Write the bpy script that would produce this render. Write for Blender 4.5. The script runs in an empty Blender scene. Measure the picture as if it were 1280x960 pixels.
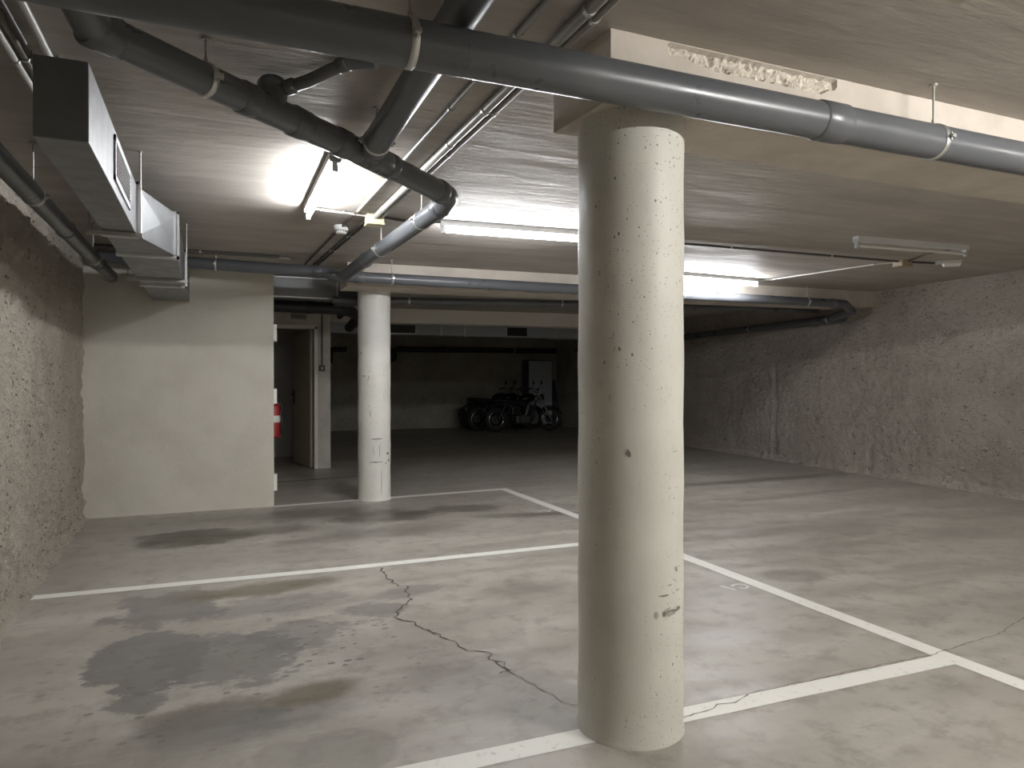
import bpy, bmesh, math, random
from mathutils import Vector, Matrix, noise as N

random.seed(7)
C = bpy.context.scene.collection
SC = bpy.context.scene
PI = math.pi
ORG = {}

# ------------------------------------------------------------------ mesh builder
class MB:
    def __init__(s): s.v = []; s.f = []; s.m = []; s.smooth = []
    def add(s, vs, fs, smooth=False, mi=0):
        b = len(s.v); s.v += [Vector(p) for p in vs]
        for f in fs:
            s.f.append([b + i for i in f]); s.smooth.append(smooth); s.m.append(mi)
        return s
    def box(s, a, b, mi=0):
        (x0, y0, z0), (x1, y1, z1) = a, b
        vs = [(x, y, z) for x in (x0, x1) for y in (y0, y1) for z in (z0, z1)]
        return s.add(vs, [(0, 1, 3, 2), (4, 6, 7, 5), (0, 4, 5, 1), (2, 3, 7, 6), (0, 2, 6, 4), (1, 5, 7, 3)], False, mi)
    def bbox(s, a, b, r=0.004):
        """box with chamfered edges"""
        bm = bmesh.new(); bmesh.ops.create_cube(bm, size=1)
        d = [b[i] - a[i] for i in range(3)]; c = [(b[i] + a[i]) / 2 for i in range(3)]
        for v in bm.verts: v.co = Vector([v.co[i] * d[i] + c[i] for i in range(3)])
        bmesh.ops.bevel(bm, geom=list(bm.edges), offset=min(r, min(d) * .3), segments=2, affect='EDGES', profile=.6)
        bm.verts.index_update()
        s.add([v.co.copy() for v in bm.verts], [[v.index for v in f.verts] for f in bm.faces]); bm.free()
        return s
    def hexa(s, q0, q1):
        """eight-point block from two quads"""
        return s.add(list(q0) + list(q1), [(3, 2, 1, 0), (4, 5, 6, 7), (0, 1, 5, 4), (1, 2, 6, 5), (2, 3, 7, 6), (3, 0, 4, 7)])
    def tube(s, pts, r, n=20, caps=True, closed=False):
        pts = [Vector(p) for p in pts]; k = len(pts)
        rs = r if isinstance(r, (list, tuple)) else [r] * k
        tan = []
        for i in range(k):
            a = pts[(i - 1) % k] if closed else pts[max(i - 1, 0)]
            b = pts[(i + 1) % k] if closed else pts[min(i + 1, k - 1)]
            tan.append((b - a).normalized())
        up = Vector((0, 0, 1)) if abs(tan[0].z) < .9 else Vector((1, 0, 0))
        u = tan[0].cross(up).normalized(); vs = []
        for i in range(k):
            if i:
                ax = tan[i - 1].cross(tan[i])
                if ax.length > 1e-7:
                    u = Matrix.Rotation(tan[i - 1].angle(tan[i]), 3, ax.normalized()) @ u
            w = tan[i].cross(u).normalized()
            for j in range(n):
                t = 2 * PI * j / n
                vs.append(pts[i] + (u * math.cos(t) + w * math.sin(t)) * rs[i])
        fs = []
        for i in range(k if closed else k - 1):
            i2 = (i + 1) % k
            for j in range(n):
                fs.append((i * n + j, i * n + (j + 1) % n, i2 * n + (j + 1) % n, i2 * n + j))
        b = len(s.v); s.add(vs, fs, True)
        if caps and not closed:
            for ring, fl in ((0, True), (k - 1, False)):
                c = len(s.v); s.v += [v.copy() for v in s.v[b + ring * n:b + ring * n + n]]
                idx = list(range(c, c + n)); s.f.append(idx[::-1] if fl else idx); s.smooth.append(False); s.m.append(0)
        return s
    def loft(s, secs, n=20):
        """secs: (x, y, z, half_width_y, half_height_z) along x"""
        vs = []; fs = []
        for (x, y, z, w, h) in secs:
            for j in range(n):
                t = 2 * PI * j / n; vs.append((x, y + w * math.cos(t), z + h * math.sin(t)))
        k = len(secs)
        for i in range(k - 1):
            for j in range(n):
                fs.append((i * n + j, i * n + (j + 1) % n, (i + 1) * n + (j + 1) % n, (i + 1) * n + j))
        fs.append(tuple(range(n))[::-1]); fs.append(tuple((k - 1) * n + j for j in range(n)))
        return s.add(vs, fs, True)
    def lathe(s, prof, c, n=48, axis='z', caps=True):
        """prof: (radius, height)"""
        vs = []; fs = []
        for (r, h) in prof:
            for j in range(n):
                t = 2 * PI * j / n; a, b = r * math.cos(t), r * math.sin(t)
                p = (a, b, h) if axis == 'z' else ((h, a, b) if axis == 'x' else (b, h, a))
                vs.append((c[0] + p[0], c[1] + p[1], c[2] + p[2]))
        for i in range(len(prof) - 1):
            for j in range(n):
                fs.append((i * n + j, i * n + (j + 1) % n, (i + 1) * n + (j + 1) % n, (i + 1) * n + j))
        s.add(vs, fs, True)
        if caps:
            b = len(s.v) - len(vs); k = len(prof)
            for ring, fl in ((0, True), (k - 1, False)):
                c2 = len(s.v); s.v += [v.copy() for v in s.v[b + ring * n:b + ring * n + n]]
                idx = list(range(c2, c2 + n)); s.f.append(idx[::-1] if fl else idx); s.smooth.append(False); s.m.append(0)
        return s
    def strip(s, pts, w, z):
        """flat ribbon on the floor"""
        pts = [Vector((p[0], p[1], 0)) for p in pts]; ws = w if isinstance(w, (list, tuple)) else [w] * len(pts)
        vs = []
        for i, p in enumerate(pts):
            d = (pts[min(i + 1, len(pts) - 1)] - pts[max(i - 1, 0)]).normalized(); nrm = Vector((-d.y, d.x, 0))
            for sg in (1, -1): vs.append((p.x + nrm.x * ws[i] / 2 * sg, p.y + nrm.y * ws[i] / 2 * sg, z))
        return s.add(vs, [(2 * i, 2 * i + 1, 2 * i + 3, 2 * i + 2) for i in range(len(pts) - 1)])
    def build(s, name, mat, parent=None, fix=True):
        org = ORG.get(parent.name, Vector((0, 0, 0))) if parent else Vector((0, 0, 0))
        me = bpy.data.meshes.new(name)
        me.from_pydata([tuple(v - org) for v in s.v], [], s.f); me.update()
        me.polygons.foreach_set('use_smooth', s.smooth)
        mats = mat if isinstance(mat, (list, tuple)) else [mat]
        for m in mats: me.materials.append(m)
        if len(mats) > 1: me.polygons.foreach_set('material_index', s.m)
        if fix:
            bm = bmesh.new(); bm.from_mesh(me); bmesh.ops.recalc_face_normals(bm, faces=bm.faces); bm.to_mesh(me); bm.free()
        o = bpy.data.objects.new(name, me); C.objects.link(o)
        if parent:
            o.parent = parent; ORG[o.name] = org
        else: ORG[o.name] = Vector((0, 0, 0))
        return o

def tag(o, label=None, cat=None, group=None, kind=None):
    if label: o['label'] = label
    if cat: o['category'] = cat
    if group: o['group'] = group
    if kind: o['kind'] = kind
    return o
def thing(name, loc, label, cat, group=None):
    o = bpy.data.objects.new(name, None); C.objects.link(o); o.location = loc
    o.empty_display_size = .1; ORG[o.name] = Vector(loc)
    return tag(o, label, cat, group)
def struct(o): o['kind'] = 'structure'; return o

def fillet(pts, r, n=8):
    pts = [Vector(p) for p in pts]; out = [pts[0]]
    for i in range(1, len(pts) - 1):
        a = (pts[i - 1] - pts[i]); b = (pts[i + 1] - pts[i]); la, lb = a.length, b.length; a.normalize(); b.normalize()
        ang = a.angle(b); d = min(r / math.tan(ang / 2), la * .49, lb * .49); rr = d * math.tan(ang / 2)
        p0 = pts[i] + a * d; c = pts[i] + (a + b).normalized() * (rr / math.sin(ang / 2))
        v0 = p0 - c; v1 = pts[i] + b * d - c; tot = v0.angle(v1); ax = v0.cross(v1).normalized()
        for k in range(n + 1): out.append(c + Matrix.Rotation(tot * k / n, 3, ax) @ v0)
    out.append(pts[-1]); return out

# ------------------------------------------------------------------ materials
def mat(name, col=(.5, .5, .5), rough=.6, metal=0.0, spec=.5):
    m = bpy.data.materials.new(name); m.use_nodes = True
    b = m.node_tree.nodes['Principled BSDF']
    b.inputs['Base Color'].default_value = (*col, 1); b.inputs['Roughness'].default_value = rough
    b.inputs['Metallic'].default_value = metal; b.inputs['Specular IOR Level'].default_value = spec
    return m
class NT:
    """terse node wiring"""
    def __init__(s, m): s.m = m; s.t = m.node_tree; s.b = s.t.nodes['Principled BSDF']
    def node(s, t, **k):
        n = s.t.nodes.new(t)
        for a, v in k.items(): setattr(n, a, v)
        return n
    def set(s, inp, v):
        if hasattr(v, 'links') or isinstance(v, bpy.types.NodeSocket): s.t.links.new(v, inp)
        else: inp.default_value = v
    def pos(s, scale=(1, 1, 1), rot=(0, 0, 0), loc=(0, 0, 0)):
        g = s.node('ShaderNodeNewGeometry'); mp = s.node('ShaderNodeMapping')
        s.t.links.new(g.outputs['Position'], mp.inputs[0])
        mp.inputs['Scale'].default_value = scale; mp.inputs['Rotation'].default_value = rot; mp.inputs['Location'].default_value = loc
        return mp.outputs[0]
    def obj(s, scale=(1, 1, 1)):
        g = s.node('ShaderNodeTexCoord'); mp = s.node('ShaderNodeMapping')
        s.t.links.new(g.outputs['Object'], mp.inputs[0]); mp.inputs['Scale'].default_value = scale
        return mp.outputs[0]
    def noise(s, vec, scale, detail=6, rough=.6, dist=0):
        n = s.node('ShaderNodeTexNoise'); s.t.links.new(vec, n.inputs['Vector'])
        n.inputs['Scale'].default_value = scale; n.inputs['Detail'].default_value = detail
        n.inputs['Roughness'].default_value = rough; n.inputs['Distortion'].default_value = dist
        return n.outputs['Fac']
    def voro(s, vec, scale, rnd=1.0, feat='F1'):
        n = s.node('ShaderNodeTexVoronoi', feature=feat); s.t.links.new(vec, n.inputs['Vector'])
        n.inputs['Scale'].default_value = scale; n.inputs['Randomness'].default_value = rnd
        return n.outputs['Distance'], (n.outputs['Color'] if 'Color' in n.outputs else None)
    def math(s, op, a, b=0.0, clamp=False):
        n = s.node('ShaderNodeMath', operation=op, use_clamp=clamp); s.set(n.inputs[0], a); s.set(n.inputs[1], b)
        return n.outputs[0]
    def ramp(s, f, lo, hi, a=0.0, b=1.0):
        n = s.node('ShaderNodeMapRange', interpolation_type='SMOOTHSTEP'); s.set(n.inputs[0], f)
        n.inputs[1].default_value = lo; n.inputs[2].default_value = hi; n.inputs[3].default_value = a; n.inputs[4].default_value = b
        return n.outputs[0]
    def mix(s, f, a, b, mode='MIX'):
        n = s.node('ShaderNodeMix', data_type='RGBA', blend_type=mode); s.set(n.inputs[0], f)
        for i, v in ((6, a), (7, b)): s.set(n.inputs[i], v if not isinstance(v, tuple) else (*v, 1))
        return n.outputs[2]
    def bump(s, h, strength, dist=.01, base=None):
        n = s.node('ShaderNodeBump'); n.inputs['Strength'].default_value = strength; n.inputs['Distance'].default_value = dist
        s.t.links.new(h, n.inputs['Height'])
        if base: s.t.links.new(base, n.inputs['Normal'])
        return n.outputs[0]
    def out(s, col=None, rough=None, normal=None):
        if col is not None: s.set(s.b.inputs['Base Color'], col)
        if rough is not None: s.set(s.b.inputs['Roughness'], rough)
        if normal is not None: s.t.links.new(normal, s.b.inputs['Normal'])
        return s.m

M = {}
# grey plastic drain pipe
m = mat('grey_plastic'); t = NT(m); p = t.pos()
M['pvc'] = t.out(t.mix(t.ramp(t.noise(p, 2.5, 4), .3, .7), (.090, .096, .106), (.108, .113, .121)), t.ramp(t.noise(p, 5, 3), .3, .7, .27, .36))
M['pvc_dark'] = mat('dark_plastic', (.02, .02, .022), .5)
M['steel'] = mat('zinc_steel', (.55, .55, .53), .38, .85)
M['rod'] = mat('threaded_rod', (.42, .41, .38), .45, .7)
m = mat('galvanised_sheet', metal=.85); t = NT(m); p = t.pos()
d, c = t.voro(t.pos((1, 1, 1)), 55)
M['galv'] = t.out(t.mix(t.noise(p, 5, 6), (.17, .175, .182), (.27, .275, .28)), t.ramp(t.noise(p, 11, 5), .3, .7, .38, .52), t.bump(t.noise(p, 3.2, 2), .15, .02))
M['galv_edge'] = mat('galvanised_flange', (.62, .63, .63), .4, .8)
M['black'] = mat('black_plastic', (.012, .012, .012), .5)
M['rubber'] = mat('black_rubber', (.01, .01, .01), .75)
M['conduit'] = mat('grey_conduit', (.30, .29, .265), .4)
M['conduit_light'] = mat('pale_conduit', (.52, .51, .48), .4)
M['conduit_dark'] = mat('dark_conduit', (.07, .062, .055), .5)
M['conduit_brown'] = mat('brown_conduit', (.13, .115, .09), .5)
M['cream'] = mat('cream_plastic', (.62, .58, .40), .45)
M['white'] = mat('white_plastic', (.72, .72, .70), .4)
M['lamp_body'] = mat('lamp_enamel', (.62, .63, .63), .4)
M['holder'] = mat('lamp_holder', (.48, .49, .50), .45)
M['tube_off'] = mat('unlit_tube', (.70, .69, .66), .25)
M['red'] = mat('red_enamel', (.30, .014, .02), .4)
M['chrome'] = mat('chrome', (.7, .7, .7), .18, 1.0)
M['engine'] = mat('dark_alloy', (.06, .06, .06), .45, .6)
M['tank'] = mat('black_paint', (.012, .012, .013), .2)
M['seat'] = mat('black_vinyl', (.012, .011, .011), .55)
M['glass'] = mat('lens', (.16, .165, .17), .2)
M['taillens'] = mat('red_lens', (.07, .006, .006), .3)
M['cabinet'] = mat('grey_cabinet_paint', (.42, .46, .50), .5)
M['cabinet_dark'] = mat('shaded_side_and_box', (.06, .065, .075), .5)  # shade of the cabinet side as a dark colour; duct end box shares it
M['board'] = mat('dark_board', (.045, .05, .06), .6)
M['door'] = mat('beige_door_paint', (.40, .36, .28), .45)
M['door_frame'] = mat('pale_frame_paint', (.60, .58, .52), .45)
M['paint'] = None
def emit(name, col, s):
    m = bpy.data.materials.new(name); m.use_nodes = True; n = m.node_tree.nodes; n.clear()
    e = n.new('ShaderNodeEmission'); o = n.new('ShaderNodeOutputMaterial'); e.inputs[0].default_value = (*col, 1); e.inputs[1].default_value = s
    m.node_tree.links.new(e.outputs[0], o.inputs[0]); return m
LAMP = 275
M['lit'] = emit('lit_tube', (.97, .98, 1.0), LAMP)
M['lit_fill'] = emit('fill_tube', (1.0, .97, .925), LAMP * 1.9)
M['lit_warm'] = emit('lit_tube_warm', (1.0, .975, .94), LAMP * 3.2)

# painted bay line
m = mat('white_line_paint', rough=.45); t = NT(m); p = t.pos()
M['paint'] = t.out(t.mix(t.ramp(t.noise(p, 22, 8, .7), .56, .72), (.74, .73, .68), (.50, .47, .42)), None, t.bump(t.noise(p, 60, 4), .15, .003))
M['worn_paint'] = mat('worn_line_paint', (.60, .59, .56), .5)
M['faint_paint'] = mat('faded_line_paint', (.46, .45, .42), .5)
M['crack'] = mat('crack_dirt', (.10, .09, .075), .9)
M['crack_soft'] = mat('hairline_dirt', (.20, .18, .15), .9)

# column: white paint on cast concrete with bug holes
def column_mat(name, seed, base=(.63, .62, .56)):
    m = mat(name, rough=.5); t = NT(m); p = t.pos(loc=(seed, seed * .7, seed * .3))
    ps = t.pos((1, 1, .75), loc=(seed, 0, seed))
    col = t.mix(t.ramp(t.noise(p, 3.2, 5), .35, .7), base, tuple(c * .90 for c in base))
    pits = None
    for sc, thr, sel in ((24, .14, .74), (50, .18, .62), (95, .21, .5)):
        d, c = t.voro(ps, sc)
        w = t.math('ADD', d, t.math('MULTIPLY', t.math('SUBTRACT', t.noise(p, sc * 3, 2), .5), .12))
        sp = t.node('ShaderNodeSeparateColor'); t.t.links.new(c, sp.inputs[0])
        h = t.math('MULTIPLY', t.ramp(w, thr * .55, thr, 1, 0), t.math('GREATER_THAN', sp.outputs[0], sel))
        pits = h if pits is None else t.math('MAXIMUM', pits, h)
    dens = t.ramp(t.noise(t.pos((1, 1, .6)), 2.4, 2), .36, .56)
    pits = t.math('MULTIPLY', pits, dens)
    col = t.mix(t.math('MULTIPLY', pits, .8), col, (.12, .105, .085))
    b = t.bump(t.noise(p, 6, 5), .10, .012); b = t.bump(t.math('MULTIPLY', pits, -1.0), .5, .004, b)
    return t.out(col, t.ramp(t.noise(p, 8, 3), .3, .7, .42, .58), b)
M['column'] = column_mat('column_paint', 3.1)
M['column_far'] = column_mat('far_column_paint', 11.7, (.68, .675, .635))
M['scuff'] = mat('scuff_dark', (.20, .19, .165), .6)
M['scuff_mid'] = mat('scuff_grey', (.36, .35, .30), .6)

# plain plaster partition
m = mat('plaster_wall', rough=.75); t = NT(m); p = t.pos()
M['plaster'] = t.out(t.mix(t.ramp(t.noise(p, 2.2, 7), .35, .7), (.57, .55, .485), (.51, .488, .425)), None,
                     t.bump(t.noise(p, 70, 4), .22, .004, t.bump(t.noise(p, 9, 5), .25, .012)))
m = mat('beam_concrete', rough=.8); t = NT(m); p = t.pos()
M['beam'] = t.out(t.mix(t.ramp(t.noise(p, 3, 7), .35, .7), (.56, .51, .445), (.46, .415, .36)), None,
                  t.bump(t.noise(p, 55, 5), .25, .004, t.bump(t.noise(p, 8, 5), .25, .01)))
M['beam_lit'] = mat('lightened_beam', (.74, .71, .65), .8)  # paler copy for the farthest beam, stands in for light it lacks
m = mat('spalled_concrete', rough=.9); t = NT(m); p = t.pos()
M['spall'] = t.out(t.mix(t.ramp(t.noise(p, 60, 5), .42, .62), (.50, .45, .38), (.66, .61, .53)), None, t.bump(t.noise(p, 120, 4), .6, .006))
m = mat('pillar_concrete', rough=.75); t = NT(m); p = t.pos()
M['pillar'] = t.out(t.mix(t.ramp(t.noise(p, 4, 6), .35, .7), (.46, .44, .40), (.36, .345, .31)), None, t.bump(t.noise(p, 30, 4), .25, .006))

# rough cast wall
def rough_mat(name, a, b, bscale=1.0, st=(1, 1, 1)):
    m = mat(name, rough=.92, spec=.2); t = NT(m); p = t.pos(); q = t.pos(st)
    n1 = t.noise(p, 2.0, 6); n2 = t.noise(q, 24, 7, .75); n3 = t.noise(t.pos(st, loc=(5, 3, 1)), 17, 6, .7, .8)
    col = t.mix(t.ramp(n1, .35, .68), a, b)
    col = t.mix(t.math('MULTIPLY', t.ramp(n2, .54, .68), .55), col, tuple(min(1, c * 1.45) for c in a))
    crevice_shade = t.math('MULTIPLY', t.ramp(n3, .60, .68), t.ramp(t.noise(p, 3.1, 4), .36, .58))
    col = t.mix(t.math('MULTIPLY', crevice_shade, .8), col, (.10, .085, .065))  # shade of the crevices painted into the wall colour
    d, c = t.voro(q, 26); w = t.math('ADD', d, t.math('MULTIPLY', t.math('SUBTRACT', t.noise(q, 60, 3), .5), .3))
    pit = t.math('MULTIPLY', t.ramp(w, .10, .26, 1, 0), t.ramp(t.noise(p, 5, 3), .42, .56))
    col = t.mix(t.math('MULTIPLY', pit, .6), col, (.09, .075, .06))  # pits get their shade painted in as well
    h = t.math('ADD', t.math('MULTIPLY', t.noise(q, 34, 8, .75, .6), 1.0), t.math('MULTIPLY', t.noise(q, 12, 4), .8))
    h = t.math('SUBTRACT', h, t.math('MULTIPLY', t.math('MAXIMUM', pit, crevice_shade), .6))
    return t.out(col, None, t.bump(h, 1.0, .05 * bscale))
M['rough'] = rough_mat('rough_cast_wall', (.63, .575, .485), (.53, .48, .40))
M['rough_right'] = rough_mat('rough_cast_wall_right', (.62, .565, .50), (.53, .475, .42), .9, (1, .75, 1.5))
M['ledge'] = rough_mat('pale_ledge', (.62, .57, .49), (.52, .47, .40), .6)
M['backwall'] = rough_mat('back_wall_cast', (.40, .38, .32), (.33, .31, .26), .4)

# ceiling: trowelled, painted concrete
m = mat('ceiling_concrete', rough=.55, spec=.32); t = NT(m); p = t.pos()
st = t.pos((.55, 2.6, 1), rot=(0, 0, .12)); st2 = t.pos((1.2, 6.5, 1), rot=(0, 0, -.1))
wob = t.noise(p, .8, 4)
col = t.mix(t.ramp(t.noise(st, 1.6, 8, .62), .36, .66), (.36, .33, .295), (.45, .42, .38))
col = t.mix(t.math('MULTIPLY', t.ramp(wob, .5, .75), .5), col, (.30, .268, .235))
h = t.math('ADD', t.math('MULTIPLY', t.noise(st2, 2.2, 9, .6, .5), 1.0), t.math('MULTIPLY', t.noise(st, 2.2, 5), 1.4))
M['ceiling'] = t.out(col, t.ramp(t.noise(st, 3, 5), .3, .7, .50, .72), t.bump(h, .24, .03))

# ------------------------------------------------------------------ floor material with oil stains
def floor_mat():
    m = mat('polished_concrete_floor', rough=.4, spec=.45); t = NT(m); p = t.pos()
    st = t.pos((.55, 1.6, 1)); n = t.noise(st, 1.3, 8, .62); nf = t.noise(p, 7, 8, .68)
    col = t.mix(t.ramp(n, .34, .68), (.305, .282, .247), (.405, .382, .338))
    col = t.mix(t.math('MULTIPLY', t.ramp(nf, .46, .66), .7), col, (.24, .22, .188))
    col = t.mix(t.math('MULTIPLY', t.ramp(t.noise(t.pos((.7, 2.6, 1), loc=(3, 1, 0)), 3.2, 8, .7), .56, .70), .55), col, (.46, .44, .395))
    edge = t.noise(t.pos((1.2, 1.2, 1)), 3.2, 8, .66); edge2 = t.noise(t.pos((.8, 1.5, 1)), 10, 7, .72)
    e = t.math('ADD', t.math('MULTIPLY', t.math('SUBTRACT', edge, .5), 2.0), t.math('MULTIPLY', t.math('SUBTRACT', edge2, .5), 1.3))
    # (x, y, rx, ry, angle, soft, strength, colour, edge roughness)
    oil = (.085, .078, .062); wet = (.135, .128, .122); brown = (.12, .10, .065); tyre = (.17, .155, .13)
    S = [(-.13, 6.40, .50, .34, 0, .30, .95, oil, .8), (.42, 6.45, .45, .22, .1, .5, .5, oil, .9),
         (.95, 7.05, .8, .32, .1, .7, .55, oil, .7), (.1, 7.25, .9, .25, 0, .8, .40, oil, .7),
         (1.52, 6.72, .52, .32, 0, .4, .75, oil, .8), (1.35, 6.0, .6, .22, .0, .6, .35, oil, .9),
         (2.35, 6.78, .42, .22, -.3, .35, .6, oil, 1.1), (2.75, 6.25, .5, .12, -.15, .35, .55, oil, 1.2),
         (-.28, 3.68, .26, .38, .1, .10, .82, wet, .9), (.05, 3.58, .32, .36, .3, .14, .75, wet, 1.3), (.40, 3.75, .34, .20, .2, .2, .5, wet, 1.7),
         (-.22, 4.50, .30, .36, .0, .2, .7, wet, 1.5), (.28, 4.30, .45, .18, .1, .3, .45, wet, 1.7), (.30, 4.66, .50, .14, .12, .5, .75, brown, .7),
         (.85, 4.0, .20, .12, -.2, .3, .65, wet, 1.3), (1.10, 4.25, .24, .12, .3, .3, .5, wet, 1.3),
         (.36, 3.02, .24, .11, .20, .5, .9, brown, .6), (.02, 2.98, .28, .13, .0, .5, .7, brown, .9), (-.29, 3.20, .12, .10, 0, .15, .75, wet, 1.0),
         (.0, 2.88, .30, .18, .0, .5, .62, wet, .9), (.30, 2.86, .30, .10, .1, .6, .45, wet, 1.0),
         (.43, 2.50, .18, .17, 0, .14, .45, tyre, .25), (.22, 2.56, .10, .10, .2, .2, .32, tyre, .6), (1.73, 4.03, .28, .24, 0, .6, .50, tyre, .5),
         (3.56, 3.60, .26, .16, -.25, .35, .65, tyre, .5), (6.6, 7.2, 1.9, .16, .02, .7, .55, oil, .8),
         (6.2, 6.1, 1.2, .10, .1, .6, .35, oil, .9), (4.8, 6.2, .9, .2, .2, .8, .3, tyre, .8), (5.1, 4.6, .9, .3, .3, .9, .25, tyre, .8), (4.2, 2.3, .8, .35, .3, .9, .3, tyre, .9)]
    wetmask = None
    for (x, y, rx, ry, a, soft, k, c, er) in S:
        mp = t.node('ShaderNodeMapping', vector_type='TEXTURE'); g = t.node('ShaderNodeNewGeometry')
        t.t.links.new(g.outputs['Position'], mp.inputs[0])
        mp.inputs['Location'].default_value = (x, y, 0); mp.inputs['Rotation'].default_value = (0, 0, a); mp.inputs['Scale'].default_value = (rx, ry, 1)
        ln = t.node('ShaderNodeVectorMath', operation='LENGTH'); t.t.links.new(mp.outputs[0], ln.inputs[0])
        f = t.math('ADD', ln.outputs['Value'], t.math('MULTIPLY', e, er * .75))
        mk = t.math('MULTIPLY', t.ramp(f, 1 - soft, 1 + soft * .6, 1, 0), k)
        col = t.mix(mk, col, c)
        wetmask = mk if wetmask is None else t.math('MAXIMUM', wetmask, mk)
    # drip spots around the wet patch
    d, c = t.voro(t.pos((1, 1.5, 0)), 10)
    ln = t.node('ShaderNodeVectorMath', operation='DISTANCE'); g = t.node('ShaderNodeNewGeometry'); t.t.links.new(g.outputs['Position'], ln.inputs[0]); ln.inputs[1].default_value = (.15, 3.55, 0)
    drip = t.math('MULTIPLY', t.ramp(t.math('ADD', d, t.math('MULTIPLY', e, .12)), .14, .2, 1, 0), t.ramp(ln.outputs['Value'], .5, 1.15, .75, 0))
    col = t.mix(drip, col, (.12, .112, .098))
    rough = t.ramp(t.noise(st, 2.6, 6), .3, .7, .30, .50)
    b = t.bump(t.noise(p, 5, 6), .10, .01); b = t.bump(t.noise(p, 60, 4), .06, .002, b)
    return t.out(col, rough, b)
M['floor'] = floor_mat()

# ------------------------------------------------------------------ room shell
HC = 2.5
fl = struct(MB().box((-2.2, -3.4, -.15), (9.8, 18.8, 0)).build('floor', M['floor']))
struct(MB().box((-2.2, -3.4, HC), (9.8, 18.8, HC + .2)).build('ceiling', M['ceiling']))

def fbm(p, o=4): return N.fractal(Vector(p), .9, 2.1, o)
def rwall(y): return 8.12 + .08 * (y - 4.9)
def lwall(y): return -.905 - .0262 * y

def frange(a, b, s):
    n = max(1, int(round((b - a) / s))); return [a + (b - a) * i / n for i in range(n + 1)]
# left wall: rough cast up to a jagged ledge, paler set-back band above
def left_wall():
    ys = frange(-3.4, 2.4, .12)[:-1] + frange(2.4, 3.6, .05)[:-1] + frange(3.6, 7.75, .0165); zs = frange(-.02, 2.52, .0165)
    vs = []; led = {}
    for y in ys:
        L = 9.0
        for z in zs:
            d = .026 * fbm((y * 2.1, z * 2.1, 1.0), 3) + .022 * fbm((y * 9, z * 9, 7), 4) + .014 * fbm((y * 30, z * 30, 3), 2)
            v = N.voronoi(Vector((y * 9.5, z * 11, 5)))[0][0]; s = N.noise(Vector((y * 3.1, z * 3.1, 9)))
            if v < .34 and s > -.25: d -= .042 * (1 - v / .34)
            d += max(0, .07 - z) * (.6 + .5 * N.noise(Vector((y * 5, 3, 1))))
            if z > L: d = -.075 + .25 * d
            vs.append((lwall(y) + d - .005, y, z))
        led[y] = L
    nz = len(zs); mb = MB(); fs = []; mi = []
    for i in range(len(ys) - 1):
        for j in range(nz - 1):
            fs.append((i * nz + j, (i + 1) * nz + j, (i + 1) * nz + j + 1, i * nz + j + 1)); mi.append(1 if zs[j] > led[ys[i]] - .012 else 0)
    mb.add(vs, fs, True); mb.m = mi
    b = len(vs)  # thickness behind
    mb.box((-2.0, -3.4, -.1), (-1.75, 7.9, 2.6), 0)
    o = mb.build('wall_left', [M['rough'], M['ledge']], fix=False); return struct(o)
left_wall()
def right_wall():
    ys = frange(-3.4, 3.6, .15)[:-1] + frange(3.6, 11.0, .026) + frange(11.06, 18.8, .06); zs = frange(-.02, 2.52, .025)
    vs = []
    for y in ys:
        for z in zs:
            d = .016 * fbm((y * 1.3, z * 1.3, 21.0), 3) + .006 * fbm((y * 6, z * 9, 17), 4) + .017 * fbm((y * 17, z * 30, 13), 3)
            v = N.voronoi(Vector((y * 7.5, z * 9, 15)))[0][0]; s = N.noise(Vector((y * 1.5, z * 1.5, 19)))
            if v < .30 and s > -.2: d -= .045 * (1 - v / .30)
            if abs(y - 8.95 - .02 * N.noise(Vector((z * 5, 0, 0)))) < .05 and z < 1.75: d -= .06 * min(1, (1.75 - z) * 1.2)
            if abs(y - 7.0) < .04 and z < .35: d -= .025
            d += max(0, .08 - z) * (.7 + .6 * N.noise(Vector((y * 4, 3, 1))))
            vs.append((rwall(y) - d, y, z))
    nz = len(zs); mb = MB()
    mb.add(vs, [(i * nz + j, i * nz + j + 1, (i + 1) * nz + j + 1, (i + 1) * nz + j) for i in range(len(ys) - 1) for j in range(nz - 1)], True)
    mb.hexa([(7.9, -3.4, -.1), (8.15, -3.4, -.1), (10.0, 18.8, -.1), (9.75, 18.8, -.1)], [(7.9, -3.4, 2.6), (8.15, -3.4, 2.6), (10.0, 18.8, 2.6), (9.75, 18.8, 2.6)])
    return struct(mb.build('wall_right', M['rough_right'], fix=False))
right_wall()
def back_wall():
    xs = frange(1.5, 9.6, .08); zs = frange(-.02, 2.52, .08); vs = []
    for x in xs:
        for z in zs:
            vs.append((x, 18.40 + .02 * fbm((x * 1.6, z * 1.6, 33), 4), z))
    nz = len(zs); mb = MB()
    mb.add(vs, [(i * nz + j, (i + 1) * nz + j, (i + 1) * nz + j + 1, i * nz + j + 1) for i in range(len(xs) - 1) for j in range(nz - 1)], True)
    mb.box((1.3, 18.5, -.1), (9.8, 18.8, 2.6))
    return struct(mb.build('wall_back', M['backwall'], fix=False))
back_wall()
struct(MB().box((-2.2, -3.6, -.1), (9.8, -3.4, 2.6)).build('wall_front', M['plaster']))
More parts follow.
